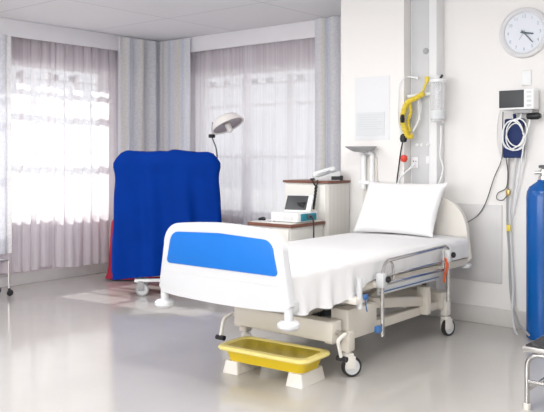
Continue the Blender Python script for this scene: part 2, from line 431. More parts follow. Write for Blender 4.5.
curtain('sheer_curtain', (-6.30, CY), (-5.30, CY), .12, 2.56, .026, .11, M_sheer, 'white sheer curtain panel hanging behind the dome examination lamp', ph=.6)
curtain('sheer_curtain', (-5.36, CY-.03), (-4.20, CY-.03), .12, 2.56, .026, .11, M_sheer, 'white sheer curtain panel right of examination lamp behind the cream cabinets', ph=2.2)
curtain('patterned_drape', (CX+.13, 3.30), (CX+.13, 4.05), .36, 2.45, .025, .13, M_drape, 'pale blue patterned drape above the chrome cart at left picture edge')
curtain('patterned_drape', (CX+.135, 5.36), (CX+.135, 5.97), .10, 2.60, .05, .17, M_drape, 'striped pale drape left of the room corner behind blue cover', ph=.4, pinch=True)
curtain('patterned_drape', (-6.57, CY-.135), (-6.07, CY-.135), .10, 2.60, .05, .16, M_drape, 'striped pale drape right of the room corner above blue cover', ph=2.0, pinch=True)
curtain('patterned_drape', (-4.34, CY-.135), (-3.69, CY-.135), .10, 2.61, .05, .16, M_drape, 'striped pale drape beside the white pier behind the telephone', ph=1.1, pinch=True)

# ------------------------------------------------------------------ outside
b = new(); box(b, -30, XL-.25, -20, 30, -.6, -.5); box(b, XL-.25, 20, YB+.25, 30, -.6, -.5); g = struct('ground', b, M_ground)

# ------------------------------------------------------------------ hospital bed
BX0, BX1, BF, BH = -3.36, -2.46, 3.09, 5.295     # sides, footboard y, headboard y
bed = thing('hospital_bed', 'white adjustable hospital bed with blue footboard panel and chrome side rail', 'bed', (-2.91, 4.26, 0))
def arc(cx, cz, r, a0, a1, n=8):
    return [(cx+r*math.cos(a0+(a1-a0)*k/n), cz+r*math.sin(a0+(a1-a0)*k/n)) for k in range(n+1)]
def board_outline(x0, x1, z0, z1, taper, r, crown):
    xa, xb = x0+taper, x1-taper
    o = [(x0+.03, z0), (x0, z0+.035)]
    o += [(xa-.0, z1-r)] if False else []
    o += [(xa+r-r*math.cos(t), z1-r+r*math.sin(t)) for t in [PI/2*k/10 for k in range(11)]]
    n = 8
    for k in range(1, n):
        t = k/n; o.append((xa+r+(xb-xa-2*r)*t, z1+crown*math.sin(PI*t)))
    o += [(xb-r+r*math.sin(t), z1-r+r*math.cos(t)) for t in [PI/2*k/10 for k in range(11)]]
    o += [(x1, z0+.035), (x1-.03, z0)]
    for k in range(1, 8):
        t = k/8; o.append((x1-.03+(x0-x1+.06)*t, z0-.012*math.sin(PI*t)))
    return o
b = new(); prism(b, board_outline(-3.405, -2.405, .485, .905, .05, .13, .016), BF-.025, BF+.025, .012); fb = obj('footboard', b, M_bedwhite, bed)
b = new()
o = [(-3.338, .690), (-3.345, .70), (-3.30, .83)] + [(-3.275, .852)]
o = []
xa, xb, za, zb = -3.325, -2.49, .668, .855
o = arc(xa+.02, za+.02, .02, PI, 1.5*PI, 5)+arc(xb-.02, za+.02, .02, 1.5*PI, 2*PI, 5)+arc(xb-.095, zb-.07, .07, .05, PI/2, 8)+[((xa+xb)/2, zb+.012)]+arc(xa+.095, zb-.07, .07, PI/2, PI-.05, 8)
prism(b, o, BF-.0315, BF-.02, .003); plabel(obj('blue_panel', b, M_bluepanel, fb), 'bright blue inset panel')
b = new(); box(b, -3.37, -2.44, BF-.0275, BF-.02, .618, .623, .0015); obj('groove_strip', b, M_lgrey, fb)
def bumper(x, y, z, top, parent=bed, out=0):
    b = new(); tube(b, [(x, y, z-.01), (x, y, top)], .024, 12); obj('bumper_post', b, M_bedwhite, parent)
    b = new(); lathe(b, [(0, z-.024), (.044, z-.024), (.06, z-.010), (.06, z+.006), (.048, z+.018), (.026, z+.022), (0, z+.022)], (x, y, 0)); obj('bumper', b, M_bedwhite, parent)
for x in (-3.375, -2.435): bumper(x, BF, .42, .53)
b = new(); prism(b, board_outline(-3.33, -2.445, .50, .985, .03, .26, .03), BH-.02, BH+.02, .012); obj('headboard', b, M_cream, bed)
for x in (-3.38, -2.50):
    b = new(); lathe(b, [(0, .455), (.04, .455), (.055, .468), (.055, .482), (.044, .492), (0, .494)], (x, BH-.01, 0)); obj('bumper', b, M_bedwhite, bed)
    b = new(); tube(b, [(x, BH-.01, .49), (x, BH, .53)], .018, 10); obj('bumper_post', b, M_bedwhite, bed)
# mattress platform
b = new()
for x in (BX0+.02, BX1-.03): box(b, x-.02, x+.02, BF+.03, BH-.022, .485, .535, .006)
for y in (BF+.06, 3.7, 4.3, 4.9, BH-.06): box(b, BX0+.04, BX1-.05, y-.02, y+.02, .49, .53, .004)
obj('platform_frame', b, M_beige, bed)
b = new(); box(b, BX0+.03, BX1-.02, BF+.035, BH-.03, .537, .672, .03, 3); obj('mattress', b, M_sheet, bed)
# corner sockets below the footboard and short brackets
for x in (-3.36, -2.47):
    b = new(); box(b, x-.03, x+.03, BF+.03, BF+.10, .47, .525, .006); obj('corner_bracket', b, M_lgrey, bed)
# base frame
b = new()
for x in (-3.27, -2.56): box(b, x-.03, x+.03, 3.62, 5.06, .20, .26, .008)
obj('base_frame', b, M_beige, bed)
b = new()
box(b, -3.25, -2.49, 3.56, 3.66, .225, .345, .012); obj('cross_box', b, M_beige, bed)
b = new(); box(b, -2.60, -2.475, 3.70, 4.02, .215, .395, .01); obj('actuator_housing', b, M_beige, bed)
b = new(); box(b, -3.28, -2.50, 4.93, 5.05, .20, .32, .012); obj('rear_cross_box', b, M_beige, bed)
b = new(); box(b, -2.555, -2.475, 4.66, 4.72, .21, .40, .006); obj('upright_plate', b, M_beige, bed)
for x in (-2.56, -3.28):
    b = new(); box(b, x, x+.025, 4.74, 4.77, .24, .50, .004); obj('lift_post', b, M_dgrey, bed)
def arm(b, x, ya, za, yb, zb, h=.035, t=.022):
    a = Vector((x, ya, za)); c = Vector((x, yb, zb)); d = (c-a); ln = d.length; ang = math.atan2(d.z, d.y)
    box(b, -t, t, -.03, ln+.03, -h, h, .012, M=Matrix.Translation(a) @ Matrix.Rotation(ang, 4, 'X'))
for x in (-2.55, -3.24):
    b = new(); arm(b, x+.02, 4.05, .38, 4.66, .30, .034); obj('lift_arm', b, M_beige, bed)
    b = new(); arm(b, x-.03, 3.80, .28, 4.30, .47, .026); obj('lift_arm', b, M_beige, bed)
b = new(); tube(b, [(-3.24, 4.05, .37), (-2.52, 4.05, .37)], .028, 12); tube(b, [(-3.24, 4.30, .47), (-2.58, 4.30, .47)], .02, 10); obj('pivot_tube', b, M_beige, bed)
b = new(); tube(b, [(-2.9, 3.75, .30), (-2.9, 4.7, .36)], .028, 12); obj('actuator', b, M_beige, bed)
# legs and casters
def caster(x, y, R, parent, wy=0, fork=M_beige, tyre=M_rubber, htop=.2, hub=M_lgrey, w=.016, sw=0):
    """one caster; wheel axle along x, wheel centre trails by wy"""
    SW = Matrix.Translation((x, y, 0)) @ Matrix.Rotation(math.radians(sw), 4, 'Z') @ Matrix.Translation((-x, -y, 0))
    def turn(bm): bmesh.ops.transform(bm, matrix=SW, verts=bm.verts); return bm
    b = new(); tube(b, [(x, y, R*1.95), (x, y, htop)], .017, 12)
    box(b, x-.026, x-.018, y-.022, y+wy+.018, R*.85, R*2.05, .003); box(b, x+.018, x+.026, y-.022, y+wy+.018, R*.85, R*2.05, .003)
    box(b, x-.026, x+.026, y-.024, y+.03, R*2.0, R*2.0+.02, .005)
    f = obj('caster', turn(b), fork, parent)
    b = new(); c = (x, y+wy, R)
    lathe(b, [(R*.76, -w), (R*.94, -w), (R, -w*.6), (R, w*.6), (R*.94, w), (R*.76, w)], c, (1, 0, 0), 28); obj('tyre', turn(b), tyre, f)
    b = new(); lathe(b, [(0, -w*.9), (R*.77, -w*.9), (R*.77, w*.9), (R*.3, w*1.05), (0, w*1.1)], c, (1, 0, 0), 24); obj('wheel_hub', turn(b), hub, f)
    return f
for (x, y) in ((-2.49, 3.72), (-3.29, 3.72), (-2.51, 5.0), (-3.29, 5.0)):
    b = new(); box(b, x-.03, x+.03, y-.035, y+.035, .15, .27, .012); obj('leg', b, M_beige if y < 4 else M_cream, bed)
    caster(x, y, .0605, bed, wy=.022 if y < 4 else .03, fork=M_cream, htop=.16, sw=-36 if y < 4 else -14)
# pedals at the foot end
for x, s in ((-2.425, 1), (-3.30, -1)):
    b = new(); tube(b, rounded([(x, 3.60, .285), (x, 3.52, .26), (x, 3.56 if s > 0 else 3.49, .15)], .02), .011, 8); pd = obj('brake_lever', b, M_cream, bed)
    b = new(); tube(b, [(x-.03, 3.56 if s > 0 else 3.49, .15), (x+.035, 3.56 if s > 0 else 3.49, .15)], .016, 10); obj('pedal', b, M_black, pd)
b = new(); tube(b, [(-2.42, 3.60, .285), (-3.305, 3.60, .285)], .012, 8); obj('pedal_axle', b, M_steel, bed)
# chrome side rail (folding cot side)
RX = -2.405
rail = []
b = new()
loop = rounded([(RX, 3.96, .56), (RX, 4.00, .655), (RX, 4.80, .675), (RX, 4.84, .645), (RX, 4.84, .50)], .05, 8)
tube(b, loop, .0115, 10)
tube(b, [(RX, 3.98, .52), (RX, 4.83, .515)], .010, 10)
tube(b, [(RX, 4.02, .565), (RX, 4.83, .575)], .008, 8)
sr = obj('side_rail', b, M_chrome, bed)
b = new(); tube(b, rounded([(RX, 4.06, .65), (RX, 4.085, .63), (RX, 4.10, .53)], .02), .0085, 8); obj('rail_bar', b, M_chrome, sr); b = new(); tube(b, [(RX, 4.76, .67), (RX, 4.76, .52)], .0085, 8); obj('rail_bar', b, M_chrome, sr)
for y, zb in ((3.965, .205), (4.835, .285)):
    b = new(); tube(b, [(RX, y, zb), (RX, y, .56 if y < 4 else .62)], .0125, 12); p = obj('rail_post', b, M_chrome, sr)
    b = new(); zc = .545 if y < 4 else .605
    box(b, RX-.03, RX+.022, y-.028, y+.028, zc-.045, zc+.04, .008); obj('clamp', b, M_bedwhite, p)
    b = new(); lathe(b, [(0, .0), (.012, 0), (.02, .006), (.02, .018), (.013, .024), (0, .025)], (RX+.022, y+.012, zc+.005), (1, 0, 0), 16); obj('knob', b, M_black, p)
    b = new(); box(b, -2.51, RX-.028, y-.015, y+.015, .495, .525, .003); obj('rail_bracket', b, M_beige, p)
b = new(); box(b, -2.424, -2.392, 3.90, 3.945, .235, .275, .006); plabel(obj('rail_catch', b, M_blueclip, sr), 'blue catch')
# drip stand socket near the foot end
b = new(); tube(b, [(-2.41, 3.72, .41), (-2.41, 3.72, .585)], .0175, 12); s1 = obj('drip_pole_socket', b, M_bedwhite, bed)
b = new(); box(b, -2.50, -2.395, 3.66, 3.78, .44, .475, .006); obj('socket_bracket', b, M_cream, s1)
b = new(); box(b, -2.40, -2.378, 3.735, 3.77, .46, .49, .005); tube(b, rounded([(-2.388, 3.752, .46), (-2.386, 3.75, .43), (-2.383, 3.76, .39)], .02), .0035, 6); plabel(obj('socket_clip', b, M_blueclip, s1), 'small blue clip')
# low strip below rail
b = new(); box(b, -2.465, -2.45, 4.0, 4.80, .44, .49, .004); obj('rail_guide', b, M_lgrey, bed)
b = new(); box(b, -2.449, -2.444, 4.0, 4.78, .455, .462, .001); plabel(obj('blue_edge_strip', b, M_blueclip, bed), 'thin blue strip')

# orange strap hanging from the rail
b = new()
def strap(u, v):
    z = .565-.135*v
    return (RX+.016+.004*math.sin(5*v)+ (0), 4.775+.022*(u-.5)*2*(1-.3*v)-.03*v+.006*math.sin(7*v), z)
grid(b, strap, 3, 14)
loopp = [(RX+.016*math.cos(t), 4.775, .585+.022*math.sin(t)) for t in [0, .8, 1.57, 2.4, 3.14]]
r = bmesh.ops.extrude_face_region(b, geom=list(b.faces)); bmesh.ops.translate(b, vec=(.003, 0, 0), verts=[v for v in r['geom'] if isinstance(v, bmesh.types.BMVert)])
tube(b, [(RX+.017, 4.775, .562), (RX+.013, 4.775, .59), (RX, 4.775, .594), (RX-.013, 4.775, .585), (RX-.012, 4.775, .565)], .006, 6)
tag(obj('strap', b, M_orange), 'orange strap hanging from the chrome side rail of the bed', 'strap')

# sheet
def noise(x, y): return math.sin(x*7.1+1.3*math.sin(y*3.7))*.5+math.sin(y*9.3+x*4.1)*.3+math.sin(x*17+y*13)*.2
def sheet(u, v):
    Y = BF+.032+(BH-.03-BF-.032)*v
    k = 1/(1+math.exp(-(Y-3.80)/.05))        # tucked up behind the rail, loose at the foot
    hem = .455*(1-k)+.545*k
    hl = .50
    x0, x1, zt, r = BX0-.0, BX1+.002, .690, .045
    hw = x1-x0-2*r
    segs = [(zt-r-hl), r*PI/2, hw, r*PI/2, (zt-r-hem)]
    # parametrise: fixed shares so the mesh lines stay straight
    sh = [0, .14, .24, .74, .84, 1.0]
    i = 0
    while i < 4 and u > sh[i+1]: i += 1
    t = (u-sh[i])/(sh[i+1]-sh[i])
    if i == 0: x, z = x0-.004, hl+(zt-r-hl)*t
    elif i == 1: a = PI-PI/2*t; x, z = x0+r+r*math.cos(a), zt-r+r*math.sin(a)
    elif i == 2:
        x, z = x0+r+hw*t, zt
        z += .0045*noise(x*1.2, Y*1.1)+.004*math.sin(PI*t)
    elif i == 3: a = PI/2-PI/2*t; x, z = x1-r+r*math.cos(a), zt-r+r*math.sin(a)
    else:
        z = zt-r+(hem-zt+r)*t
        x = x1+(.010*math.sin(Y*31+1)+.008*math.sin(Y*53))*t*(1-k*.7)+.012*t*(1-k)-.004*k*t
        z += (.008*math.sin(Y*23))*t*(1-k)
    if i >= 3: z += .003*math.sin(Y*40)*(1-k)
    return (x, Y, z)
b = new(); grid(b, sheet, 100, 120)
tag(obj('bed_sheet', b, M_sheet, sharp=70), 'white cotton sheet spread over the hospital bed mattress and hanging at its foot', 'sheet')

# pillow
b = new()
PC = Vector((-2.960, 5.125, .892)); tilt = math.radians(26)
def pil(side):
    def f(u, v):
        a, c = u*2-1, v*2-1
        w, h = .345, .215
        k = max(0, (1-abs(a)**3.2))**.55*max(0, (1-abs(c)**3.0))**.55
        th = .082*k*(1+.10*math.sin(3*a+1)*math.sin(2*c)) * side
        pull = 1-.05*(1-c*c)*abs(a)**3
        pv = 1-.05*(1-a*a)*abs(c)**3
        x = w*a*pull+.012*c; z = h*c*pv + (.012 if c > 0 else 0)*abs(a)**6
        y = th+.004*math.sin(9*a+4*c)*k
        y2 = y*math.cos(tilt)+z*math.sin(tilt); z2 = -y*math.sin(tilt)+z*math.cos(tilt)
        return PC+Vector((x, y2, z2))
    return f
grid(b, pil(1), 40, 28); grid(b, pil(-1), 40, 28)
bmesh.ops.remove_doubles(b, verts=b.verts, dist=.0004)
tag(obj('pillow', b, M_pillow, sharp=80), 'plump white pillow leaning on the headboard of the bed', 'pillow')

# ------------------------------------------------------------------ yellow foot basin on white feet
bs = thing('plastic_basin', 'yellow plastic basin on white feet on the floor below the bed', 'basin', (-2.86, 3.47, 0))
bx0, bx1, by0, by1 = -3.15, -2.545, 3.33, 3.60
R3 = Matrix.Translation((-2.86, 3.465, 0)) @ Matrix.Rotation(math.radians(4), 4, 'Z') @ Matrix.Translation((2.86, -3.465, 0))
def rrect(x0, x1, y0, y1, r, n=6):
    o = []
    for cx, cy, a in ((x1-r, y1-r, 0), (x0+r, y1-r, PI/2), (x0+r, y0+r, PI), (x1-r, y0+r, 1.5*PI)):
        o += [(cx+r*math.cos(a+PI/2*k/n), cy+r*math.sin(a+PI/2*k/n)) for k in range(n+1)]
    return o
def loft(bm, rings, M=None, capa=False, capb=False):
    VV = [[bm.verts.new(p) for p in rg] for rg in rings]
    if M is not None: bmesh.ops.transform(bm, matrix=M, verts=[v for r in VV for v in r])
    for A, B in zip(VV, VV[1:]):
        n = len(A)
        for k in range(n): bm.faces.new((A[k], A[(k+1) % n], B[(k+1) % n], B[k]))
    if capa: bm.faces.new(VV[0][::-1])
    if capb: bm.faces.new(VV[-1])
def ring(i, z, r=.05): return [(x, y, z) for x, y in rrect(bx0+i, bx1-i, by0+i, by1-i, r)]
b = new(); loft(b, [ring(.035, .072), ring(.012, .148), ring(.018, .148), ring(.042, .080)], R3, False, True)
VB = None
loft(b, [ring(.035, .072)[::-1], ring(.036, .0719)[::-1]], R3, False, True)
obj('tub', b, M_yellow, bs)
b = new(); loft(b, [ring(.012, .140), ring(-.018, .141, .06), ring(-.022, .150, .06), ring(-.016, .163, .06), ring(.008, .168, .055), ring(.022, .160), ring(.020, .142)], R3); plabel(obj('rim', b, M_yellowrim, bs), 'pale yellow rolled rim')
# loose yellow liner film sagging across the basin
b = new()
b_z = .158
def liner(u, v):
    x = bx0+.02+(bx1-bx0-.04)*u; y = by0+.02+(by1-by0-.04)*v
    d = min(u, 1-u)*2; e = min(v, 1-v)*2
    return R3 @ Vector((x, y, b_z-.014*min(1, d*2.2)*min(1, e*1.6)+.004*math.sin(u*31+v*9)*min(1, d*4)*min(1, e*3)))
grid(b, liner, 40, 16); plabel(obj('liner', b, M_liner, bs), 'crinkled olive yellow liner')
for xa, xb in ((bx0+.03, bx0+.12), (bx1-.12, bx1-.03)):
    b = new()
    def fr(i, z): return [(x, y, z) for x, y in rrect(xa-i, xb+i, by0+.02-i, by1-.02+i, .012, 3)]
    loft(b, [fr(.012, .0005), fr(0, .074)], R3, True, True); obj('foot', b, M_cream, bs)

# ------------------------------------------------------------------ local frame helper for turned things
def frame(cx, cy, deg): return Matrix.Translation((cx, cy, 0)) @ Matrix.Rotation(math.radians(deg), 4, 'Z')
# trolley under the blue cover
TF = frame(-5.37, 4.95, 47)        # local x runs to the camera's right, local y away
tr = thing('equipment_trolley', 'white framed equipment trolley on grey casters under the blue cover', 'trolley', TF.translation)
b = new()
box(b, -.30, .44, -.22, -.18, .13, .16, .005, M=TF); box(b, -.30, .44, .15, .19, .13, .16, .005, M=TF)
box(b, -.30, -.26, -.18, .15, .13, .16, .005, M=TF); box(b, .40, .44, -.18, .15, .13, .16, .005, M=TF)
obj('base_frame', b, M_white_pl, tr)
b = new(); box(b, -.36, .36, -.12, .12, .16, 1.26, .02, M=TF); obj('body', b, M_lgrey, tr)
for lx, ly in ((-.25, -.20), (.40, -.20), (-.26, .17), (.42, .17)):
    p = TF @ Vector((lx, ly, 0)); caster(p.x, p.y, .06, tr, wy=.02, fork=M_grey, tyre=M_grey, htop=.135, sw=-35)
# blue dust cover
def cover_mesh(Fm, w, d, z0, zt, notch, bell, seedv, r=.10, rag=.03, topw=1.0, bp=1.2, bul=0, fa=1):
    b = new(); rn = random.Random(seedv); q = [rn.uniform(0, 6.28) for _ in range(8)]
    per = []
    n = 96
    o = rrect(-w, w, -d, d, r, 8)
    # resample evenly
    P = [Vector((x, y, 0)) for x, y in o]; L = [0]
    for i in range(len(P)): L.append(L[-1]+(P[(i+1) % len(P)]-P[i]).length)
    for k in range(n):
        s = L[-1]*k/n; i = max(j for j in range(len(P)) if L[j] <= s); t = (s-L[i])/max(1e-6, L[i+1]-L[i])
        per.append(P[i].lerp(P[(i+1) % len(P)], t))
    rows = 26; V = []
    for j in range(rows+1):
        v = j/rows; rw = []
        for k, p in enumerate(per):
            th = 2*PI*k/n
            zlow = z0+rag*.5*math.sin(3*th+q[0])
            top = zt+notch(p.x/w)
            z = zlow+(top-zlow)*v
            flare = 1+bell*(1-v)**bp
            fold = fa*(.016*math.sin(9*th+q[1])+.010*math.sin(17*th+q[2]+2*v)+.008*math.sin(6*th+q[3]+5*v))*(1-v)**.7+bul*.007*math.sin(11*th+7*v+q[4])*math.sin(PI*v)
            rr = 1.0+bul*(.035*math.exp(-((v-.91)/.05)**2)-.02*math.exp(-((v-.78)/.09)**2))
            if v > .90: rr *= 1-.10*((v-.90)/.10)**2
            nrm = Vector((p.x/w, p.y/d, 0)).normalized()
            pt = Vector((p.x*flare*rr*(topw+(1-topw)*(1-v)), p.y*flare*rr, z))+nrm*fold
            rw.append(b.verts.new(Fm @ pt))
        V.append(rw)
    for A, B in zip(V, V[1:]):
        for k in range(n): b.faces.new((A[k], A[(k+1) % n], B[(k+1) % n], B[k]))
    c = None
    # top: shrink rings to a ridge
    prev = V[-1]
    for s in (.7, .35):
        rw = []
        for k, p in enumerate(per):
            top = zt+notch(p.x*s/w)+.012*(1-s)
            rw.append(b.verts.new(Fm @ Vector((p.x*.9*topw*(s if False else 1)*1.0 if False else p.x*.9*topw*s, p.y*.9*s, top))))
        for k in range(n): b.faces.new((prev[k], prev[(k+1) % n], rw[(k+1) % n], rw[k]))
        prev = rw
    cv = b.verts.new(Fm @ Vector((0, 0, zt+notch(0)+.01)))
    for k in range(n): b.faces.new((prev[k], prev[(k+1) % n], cv))
    return b
notch_b = lambda t: -.018*math.exp(-((t+.02)/.10)**2)+.012*math.sin(6*t+1)-.03*max(0, abs(t)-.85)/.15
b = cover_mesh(TF, .475, .235, .178, 1.335, notch_b, .05, 3, r=.05, bul=1, fa=1.3)
tag(obj('dust_cover', b, M_cover, sharp=60), 'tall royal blue fabric dust cover draped over the wheeled trolley', 'cover')
# red cover behind
RF = frame(-6.0, 5.46, 47)
b = cover_mesh(RF, .53, .13, .012, .78, lambda t: .03*math.cos(3*t)-.10*max(0, abs(t)-.85)/.15, .08, 5, r=.10, rag=.01, bp=9)
tag(obj('fabric_cover', b, M_red, sharp=60), 'dark red fabric cover reaching the floor behind the blue covered trolley', 'cover')

# ------------------------------------------------------------------ examination lamp
LP = (-5.34, 5.43)
el = thing('examination_lamp', 'white dome examination lamp on a gooseneck stand behind the blue cover', 'lamp', (*LP, 0))
b = new(); lathe(b, [(0, .0005), (.10, .0005), (.105, .012), (.09, .03), (.02, .045), (0, .046)], (*LP, 0)); obj('base', b, M_lgrey, el)
b = new(); tube(b, [(*LP, .04), (*LP, 1.12)], .012, 10); obj('pole', b, M_chrome, el)
hj = at(212, 136, 5.42); hc = at(227.5, 125, 5.36)
b = new(); tube(b, smooth_path([(LP[0], LP[1], 1.10), at(213.5, 165, 5.43), at(217, 158, 5.42), at(216, 148, 5.42), at(213, 140, 5.42), hj], 6), .007, 8); obj('gooseneck', b, M_dgrey, el)
b = new(); box(b, hj.x-.032, hj.x+.028, hj.y-.02, hj.y+.02, hj.z-.018, hj.z+.018, .006); obj('joint', b, M_black, el)
ax = Vector((.476, .068, -.87)).normalized()      # the way the light points
b = new(); Rl = .168
prof = [(.0, -.10), (.06, -.097), (.105, -.080), (.135, -.05), (.152, -.015), (Rl, .012), (Rl-.006, .016), (.148, .008), (.13, -.03), (.09, -.065), (0, -.08)]
lathe(b, prof, hc, ax, 32); hd = obj('lamp_head', b, M_lamp, el)
b = new(); lathe(b, [(.150, .006), (.12, .002), (.06, -.004), (0, -.006)], hc, ax, 28); obj('reflector', b, M_reflector, hd)
b = new(); lathe(b, [(0, -.03), (.03, -.03), (.028, .05), (.022, .075), (0, .08)], hc, ax, 16); obj('handle', b, M_lamp, hd)
b = new(); tube(b, smooth_path([hj, hj+Vector((.02, 0, .05)), hc-ax*.06+Vector((-.10, -.02, 0)), hc-ax*.075], 6), .010, 8); obj('yoke', b, M_lamp, hd)
b = new(); tube(b, [at(212, 131, 5.42), at(212.5, 122, 5.42)], .006, 6); obj('yoke_pin', b, M_grey, hd)

# ------------------------------------------------------------------ lockers and what stands on them
lk = thing('bedside_locker', 'low cream bedside locker with brown edged top left of the bed', 'cabinet', (-3.76, 4.75, 0))
b = new(); box(b, -3.96, -3.56, 4.54, 4.96, .05, .745, .004); obj('body', b, M_locker, lk)
b = new(); box(b, -3.98, -3.54, 4.52, 4.97, .746, .77, .004); plabel(obj('top', b, M_brown, lk), 'brown wood edged top')
b = new(); box(b, -3.965, -3.555, 4.535, 4.955, .7705, .776, .002); obj('top_inlay', b, M_locker, lk)
b = new(); box(b, -3.95, -3.57, 4.525, 4.539, .55, .735, .004); dr = obj('drawer', b, M_locker, lk)
b = new(); box(b, -3.80, -3.72, 4.51, 4.525, .635, .65, .003); obj('handle', b, M_grey, dr)
b = new(); box(b, -3.95, -3.57, 4.525, 4.539, .07, .54, .004); obj('door', b, M_locker, lk)
for x in (-3.94, -3.58):
    for y in (4.56, 4.94):
        b = new(); tube(b, [(x, y, .0005), (x, y, .055)], .016, 10); obj('foot', b, M_black, lk)
tl = thing('tall_cabinet', 'tall cream cabinet with brown top and ridged side beside the white pier', 'cabinet', (-3.75, 5.15, 0))
b = new(); box(b, -3.97, -3.545, 4.995, 5.305, .05, 1.07, .003); obj('body', b, M_locker, tl)
b = new(); box(b, -3.985, -3.525, 4.975, 5.31, 1.071, 1.09, .003); plabel(obj('top', b, M_brown, tl), 'brown wooden top')
b = new(); box(b, -3.544, -3.536, 5.0, 5.30, .06, 1.065, .002); plabel(obj('side_panel', b, M_ridge, tl), 'vertically ridged side panel')
b = new(); box(b, -3.965, -3.55, 4.983, 4.994, .06, 1.06, .002); obj('door', b, M_locker, tl)
b = new(); box(b, -3.96, -3.56, 5.0, 5.30, .0005, .05); obj('plinth', b, M_dgrey, tl)
# medical unit on the low locker
TZ = .7765
md = thing('medical_monitor', 'white desktop medical unit with tilted dark screen on the low locker', 'monitor', (-3.72, 4.74, TZ))
b = new(); box(b, -3.82, -3.555, 4.62, 4.88, TZ+.004, TZ+.075, .008); ub = obj('housing', b, M_white_pl, md)
for x in (-3.80, -3.58):
    for y in (4.64, 4.86):
        b = new(); tube(b, [(x, y, TZ), (x, y, TZ+.006)], .01, 8); obj('foot', b, M_black, md)
b = new(); box(b, -3.70, -3.60, 4.615, 4.622, TZ+.02, TZ+.055, .002); obj('button_strip', b, M_lgrey, ub)
b = new(); box(b, -3.556, -3.541, 4.66, 4.85, TZ+.012, TZ+.068, .004); plabel(obj('teal_end_cap', b, M_teal, ub), 'teal end cap')
b = new(); box(b, -3.541, -3.52, 4.72, 4.76, TZ+.03, TZ+.058, .003); obj('plug', b, M_dgrey, ub)
SM = Matrix.Translation((-3.68, 4.77, TZ+.075)) @ Matrix.Rotation(math.radians(20), 4, 'Z') @ Matrix.Rotation(math.radians(-38), 4, 'X')
b = new(); box(b, -.105, .115, -.012, .012, .0, .155, .006, M=SM); sc_ = obj('screen_housing', b, M_white_pl, md)
b = new(); box(b, -.10, .078, -.0145, -.0118, .008, .145, .002, M=SM); plabel(obj('screen', b, M_screen, sc_), 'dark screen')
b = new(); box(b, -3.69, -3.63, 4.79, 4.85, TZ+.072, TZ+.15, .005); obj('screen_stand', b, M_black, md)
# small black clip items on the locker
b = new()
tube(b, smooth_path([(-3.93, 4.60, TZ+.012), (-3.90, 4.63, TZ+.02), (-3.875, 4.60, TZ+.014), (-3.90, 4.575, TZ+.012), (-3.875, 4.565, TZ+.02), (-3.865, 4.60, TZ+.012)], 5), .011, 7)
tag(obj('cable_bundle', b, M_black), 'small black cable bundle on the low locker left of the medical unit', 'cable')
b = new(); box(b, -3.885, -3.80, 4.535, 4.60, TZ, TZ+.008, .002); tag(obj('notepad', b, M_lgrey), 'small pale pad at the front edge of the low locker', 'pad')
# cable from the unit down behind the bed
b = new(); tube(b, smooth_path([(-3.52, 4.74, TZ+.045), (-3.495, 4.73, TZ+.04), (-3.475, 4.72, TZ-.02), (-3.46, 4.70, TZ-.12), (-3.46, 4.70, .40), (-3.465, 4.70, .12), (-3.47, 4.72, .0075), (-3.47, 4.80, .0065)], 6), .006, 8)
tag(obj('power_cable', b, M_black), 'black cable curving from the teal end of the medical unit down beside the bed', 'cable')
# telephone
PZ = 1.0905
ph = thing('telephone', 'pale grey desk telephone on the tall cabinet with brown top', 'telephone', (-3.64, 5.12, PZ))
PMx = Matrix.Translation((-3.655, 5.13, PZ)) @ Matrix.Rotation(math.radians(-42), 4, 'Z')
b = new()
V = [PMx @ Vector(p) for p in ((-.10, -.10, 0), (.10, -.10, 0), (.10, .10, 0), (-.10, .10, 0), (-.10, -.10, .018), (.10, -.10, .018), (.10, .10, .080), (-.10, .10, .080))]
vs = [b.verts.new(p) for p in V]
for f in ((3, 2, 1, 0), (4, 5, 6, 7), (0, 1, 5, 4), (1, 2, 6, 5), (2, 3, 7, 6), (3, 0, 4, 7)): b.faces.new([vs[i] for i in f])
bmesh.ops.bevel(b, geom=list(b.edges), offset=.005, segments=2, affect='EDGES', profile=.5)
pb = obj('base', b, M_lgrey, ph)
sl = PMx @ Matrix.Translation((0, 0, .050)) @ Matrix.Rotation(math.atan2(.062, .2), 4, 'X')
b = new(); box(b, -.095, -.05, -.09, .10, .012, .04, .012, M=sl); box(b, -.097, -.048, -.095, -.05, .0, .03, .01, M=sl); box(b, -.097, -.048, .06, .105, .0, .03, .01, M=sl); obj('handset', b, M_white_pl, ph)
b = new(); box(b, -.03, .08, .045, .085, .0, .004, .001, M=sl); obj('display', b, M_grey, pb)
b = new()
for i in range(4):
    for j in range(4): box(b, -.03+i*.028, -.012+i*.028, -.08+j*.028, -.062+j*.028, 0, .004, .001, M=sl)
obj('keypad', b, M_grey, pb)
b = new(); box(b, -.09, .101, .02, .125, .0005, .042, .008, M=PMx); plabel(obj('stand', b, M_black, ph), 'black stand under the raised end')
b = new(); pts = []
for k in range(80):
    t = k/79; c = at(316.5-3.5*math.sin(PI*t)+1*t, 178.5+30*math.sin(PI*t*.98+.02), 4.955)
    pts.append(c+Vector((.005*math.cos(k*1.9), 0, .005*math.sin(k*1.9))))
pts = [Vector((-3.70, 5.06, PZ+.012)), Vector((-3.69, 4.972, PZ+.014))]+pts[6:]
tube(b, pts[:], .0065, 6)
plabel(obj('cord', b, M_black, ph), 'black coiled cord')

